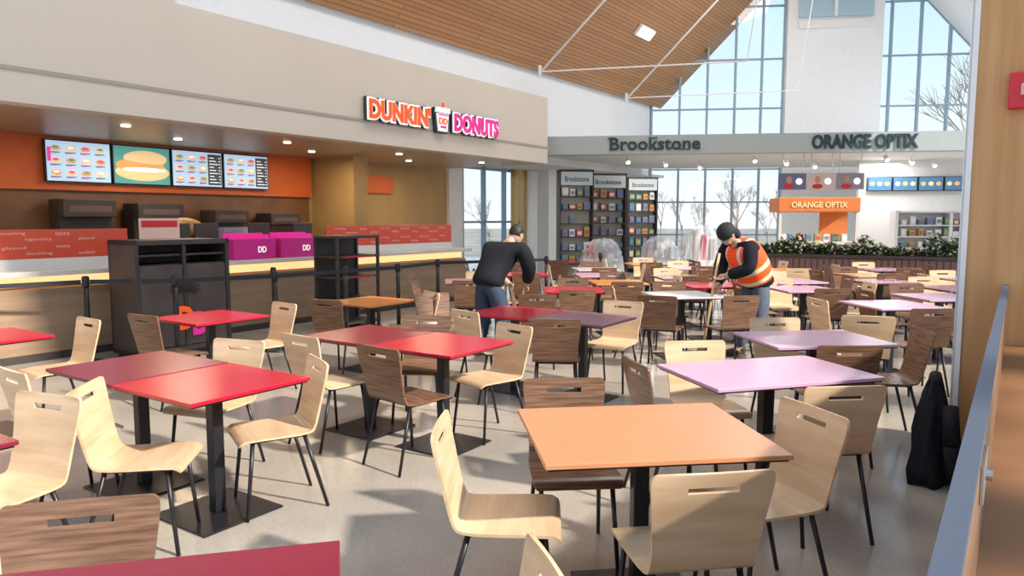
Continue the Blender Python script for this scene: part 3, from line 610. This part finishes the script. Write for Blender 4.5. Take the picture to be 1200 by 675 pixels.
def person(loc,rz,J,label,jacket,trouser,shoe,hair,vest=None,cap=None,headdir=(0,1,-.5)):
    r=emp('person',loc,rz,label=label,category='person')
    def ext(g):
        h=Vector(J['head'][:3]);hd=Vector(headdir).normalized();side=Vector((1,0,0));up=side.cross(hd).normalized()
        def W(a,b,c):return h+side*a+hd*b+up*c
        b=G()
        b.ball((0,0,0),.078,.098,.118,12);b.ball((0,.05,-.055),.052,.05,.055,10)
        b.ball((0,.104,-.012),.012,.016,.022,6);b.ball((.079,-.005,-.01),.012,.022,.03,6);b.ball((-.079,-.005,-.01),.012,.022,.03,6);b.ball((0,.094,-.06),.022,.008,.006,6)
        g.add([W(*v) for v in b.v],b.f)
        for sd in('L','R'):
            w_=Vector(J['wrist'+sd][:3]);e_=Vector(J['elbow'+sd][:3]);d=(w_-e_).normalized();s2=Vector((1,0,0)) if abs(d.x)<.8 else Vector((0,1,0))
            s2=(s2-d*s2.dot(d)).normalized();n2=d.cross(s2);sg_=1 if sd=='R' else -1
            for k,(o_,L) in enumerate(((-.03,.065),(-.01,.075),(.01,.072),(.03,.055))):
                p=w_+d*.085+s2*o_;q1=p+d*L*.5;q2=q1+(d*.5+n2*.7*sg_).normalized()*L*.5;g.tube(p,q1,.010,.009,6);g.tube(q1,q2,.009,.007,6)
            p=w_+d*.03-s2*.035;q1=p+(d-s2*.8).normalized()*.04;g.tube(p,q1,.012,.01,6);g.tube(q1,q1+d*.03,.01,.008,6)
    nodes={k:v for k,v in J.items() if k!='head'}
    for sd in('L','R'):
        w_=Vector(J['wrist'+sd][:3]);e_=Vector(J['elbow'+sd][:3]);d=(w_-e_).normalized();p=w_+d*.05;q=w_+d*.095
        nodes['palm'+sd]=(*p,.038,.022);nodes['knu'+sd]=(*q,.038,.018)
    hN=J['head'];nodes['skull']=(hN[0],hN[1],hN[2],.06,.06)
    ed=TE+[('neck','skull')]
    for sd in('L','R'):ed+=[('chest','shoulder'+sd),('shoulder'+sd,'elbow'+sd),('elbow'+sd,'wrist'+sd),('wrist'+sd,'palm'+sd),('palm'+sd,'knu'+sd),('pelvis','hip'+sd),('hip'+sd,'knee'+sd),('knee'+sd,'ankle'+sd),('ankle'+sd,'toe'+sd)]
    bn=dict(nodes)
    for k in('pelvis','belly','chest','shoulderL','shoulderR'):
        v=bn[k];bn[k]=(*v[:3],v[3]*.72,(v[4] if len(v)>4 else v[3])*.72)
    skinmesh('body',bn,ed,['pelvis'],[skinm],r,2,extra=ext)
    def grow(ks,a):
        out={}
        for k in ks:
            v=nodes[k];out[k]=(*v[:3],v[3]+a,(v[4] if len(v)>4 else v[3])+a)
        return out
    jn=grow(['pelvis','belly','chest','neck','shoulderL','shoulderR','elbowL','elbowR','wristL','wristR'],.035)
    v=jn['neck'];jn['neck']=(v[0],v[1]-.02,v[2]-.04,.09,.09)
    v=jn['pelvis'];jn['hem']=(v[0],v[1]-.03,v[2]-.10,v[3]+.01,v[4]+.02)
    je=[('hem','pelvis')]+TE+[('chest','shoulderL'),('chest','shoulderR'),('shoulderL','elbowL'),('shoulderR','elbowR'),('elbowL','wristL'),('elbowR','wristR')]
    skinmesh('jacket',jn,je,['hem'],[jacket],r,2)
    tn=grow(['belly','pelvis','hipL','hipR','kneeL','kneeR','ankleL','ankleR'],.022)
    v=tn['belly'];tn['belly']=(*v[:3],.12,.10)
    te=[('belly','pelvis'),('pelvis','hipL'),('pelvis','hipR'),('hipL','kneeL'),('hipR','kneeR'),('kneeL','ankleL'),('kneeR','ankleR')]
    skinmesh('trousers',tn,te,['belly'],[trouser],r,2)
    for sd in('L','R'):
        a=Vector(J['ankle'+sd][:3]);tt=Vector(J['toe'+sd][:3]);ang=math.atan2(tt.y-a.y,tt.x-a.x)-math.pi/2
        mk('shoe',G().ball((0,.07,.045),.05,.145,.05,10).ball((0,-.01,.08),.05,.06,.07,8).box(-.045,.045,-.06,.19,0,.02),shoe,r,loc=(a.x,a.y,0),rz=ang,smooth=True)
    h=Vector(J['head'][:3]);hd=Vector(headdir).normalized();side=Vector((1,0,0));up=side.cross(hd).normalized()
    def W(a,b,c):return h+side*a+hd*b+up*c
    b=G().ball((0,-.022,.022),.088,.098,.112,12);mk('hair',G().add([W(*v) for v in b.v],b.f),hair,r,smooth=True)
    if cap:
        b=G().ball((0,-.008,.035),.100,.118,.105,12).ball((0,-.07,-.06),.085,.07,.09,10);mk('knit_cap_and_hood',G().add([W(*v) for v in b.v],b.f),cap,r,smooth=True)
    if vest:
        vn=grow(['pelvis','belly','chest'],.07);v=nodes['neck'];vn['top']=(v[0],v[1]-.04,v[2]-.03,.185,.15)
        v=vn['pelvis'];vn['pelvis']=(v[0],v[1],v[2]-.08,v[3],v[4])
        p0=Vector(nodes['pelvis'][:3]);c0=Vector(nodes['chest'][:3]);ax=(c0-p0).normalized()
        def hk(c):
            tt=(c-p0).dot(ax)
            if .045<tt<.08 or .185<tt<.22:return 1
            if tt>.22 and .085<abs(c.x)<.12:return 1
            if .033<tt<.092 or .173<tt<.232:return 2
            return 0
        skinmesh('safety_vest',vn,[('pelvis','belly'),('belly','chest'),('chest','top')],['pelvis'],vest,r,5,hook=hk)
    return r
denim=mat('blue_denim',(.075,.095,.135),.8,var=.15,scale=20);denim2=mat('dark_denim',(.03,.045,.09),.8,var=.15,scale=20);nav=mat('black_jacket',(.012,.013,.018),.85,var=.2,spec=.2);hairm=mat('dark_hair',(.012,.01,.009),.6)
shoem=mat('work_boot',(.05,.035,.02),.6)
J1={'pelvis':(0,-.12,.93,.17,.14),'belly':(0,-.04,1.06,.17,.145),'chest':(0,.12,1.27,.185,.15),'neck':(0,.25,1.41,.06,.06),'head':(0,.35,1.47),
'shoulderL':(-.20,.18,1.35,.07),'elbowL':(-.28,.24,1.08,.055),'wristL':(-.10,.42,1.00,.032),'shoulderR':(.20,.18,1.35,.07),'elbowR':(.29,.20,1.08,.055),'wristR':(.08,.40,.88,.032),
'hipL':(-.10,-.12,.86,.10),'kneeL':(-.14,-.02,.48,.08),'ankleL':(-.16,-.12,.09,.05),'toeL':(-.17,.03,.04,.035),
'hipR':(.10,-.12,.86,.10),'kneeR':(.14,.02,.48,.08),'ankleR':(.16,-.02,.09,.05),'toeR':(.19,.12,.04,.035)}
person((2.80,8.50,0),R(112),J1,'person in orange safety vest, dark cap and jeans holding a broom',nav,denim,shoem,hairm,
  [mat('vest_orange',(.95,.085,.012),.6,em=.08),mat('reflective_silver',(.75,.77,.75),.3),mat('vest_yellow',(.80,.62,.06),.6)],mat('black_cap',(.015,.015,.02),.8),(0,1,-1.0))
J2={'pelvis':(0,-.14,.92,.18,.15),'belly':(0,-.04,1.05,.20,.165),'chest':(0,.14,1.24,.22,.175),'neck':(0,.29,1.38,.06,.06),'head':(.03,.38,1.45),
'shoulderL':(-.25,.20,1.31,.08),'elbowL':(-.36,.30,1.07,.065),'wristL':(-.20,.42,.88,.038),'shoulderR':(.25,.20,1.31,.08),'elbowR':(.32,.26,1.06,.065),'wristR':(.18,.40,.86,.038),
'hipL':(-.10,-.14,.86,.11),'kneeL':(-.13,-.06,.48,.082),'ankleL':(-.14,-.16,.09,.05),'toeL':(-.16,-.02,.04,.035),
'hipR':(.10,-.14,.86,.11),'kneeR':(.13,-.02,.48,.082),'ankleR':(.15,-.10,.09,.05),'toeR':(.18,.05,.04,.035)}
person((-.20,8.75,0),R(-38),J2,'person in black jacket and jeans leaning over a table',nav,denim2,shoem,hairm,headdir=(0,1,-.9))
W1=lambda x,y,z:(2.80+fr(R(112),x,y)[0],8.50+fr(R(112),x,y)[1],z)
r=emp('broom',W1(.02,.54,0),R(112),label='wooden-handled broom held by the person in orange vest',category='broom')
mk('broom_handle',G().tube((0,.10,.12),(.02,-.12,1.25),.016,n=10),mat('handle_wood',(.62,.42,.22),.5),r,smooth=True)
mk('broom_head',G().prism([(-.05,.16),(.05,.16),(.16,0),(-.16,0)],.05,.12),mat('bristles',(.45,.33,.15),.9,var=.3,scale=60),r)
# black jacket slumped against the pillar
r=emp('jacket_heap',(2.62,4.42,0),R(35),label='black padded jacket slumped against the wooden pillar',category='jacket')
bk=mat('black_nylon',(.012,.012,.016),.75,var=.3,scale=30,spec=.25)
g=G();n=36;vs=[];prof=[(.05,0,0),(.17,.01,0),(.18,.10,0),(.155,.22,.01),(.15,.34,.03),(.125,.45,.05),(.10,.54,.075),(.06,.62,.10),(.02,.655,.11)]
for j,(rr,z,sh_) in enumerate(prof):
    for k in range(n):
        a=2*math.pi*k/n;q=rr*(1+.13*math.sin(5*a+j*.7)+.07*math.sin(9*a-j*1.3));vs.append((sh_*.8+q*.85*math.cos(a),sh_*.3+q*.62*math.sin(a),z+.012*math.sin(4*a+j)*(j>0 and j<8)))
g.add(vs,[(j*n+k,j*n+(k+1)%n,(j+1)*n+(k+1)%n,(j+1)*n+k) for j in range(len(prof)-1) for k in range(n)]+[tuple(range(n))[::-1],tuple(range((len(prof)-1)*n,len(prof)*n))])
mk('jacket_body',g,bk,r,smooth=True)
mk('sleeve',G().tube((.02,-.09,.50),(-.07,-.15,.28),.045,.05,12).tube((-.07,-.15,.29),(-.03,-.15,.06),.05,.04,12),bk,r,smooth=True)
mk('collar',G().tube((.06,.02,.60),(.14,.06,.66),.05,.035,12),bk,r,smooth=True)
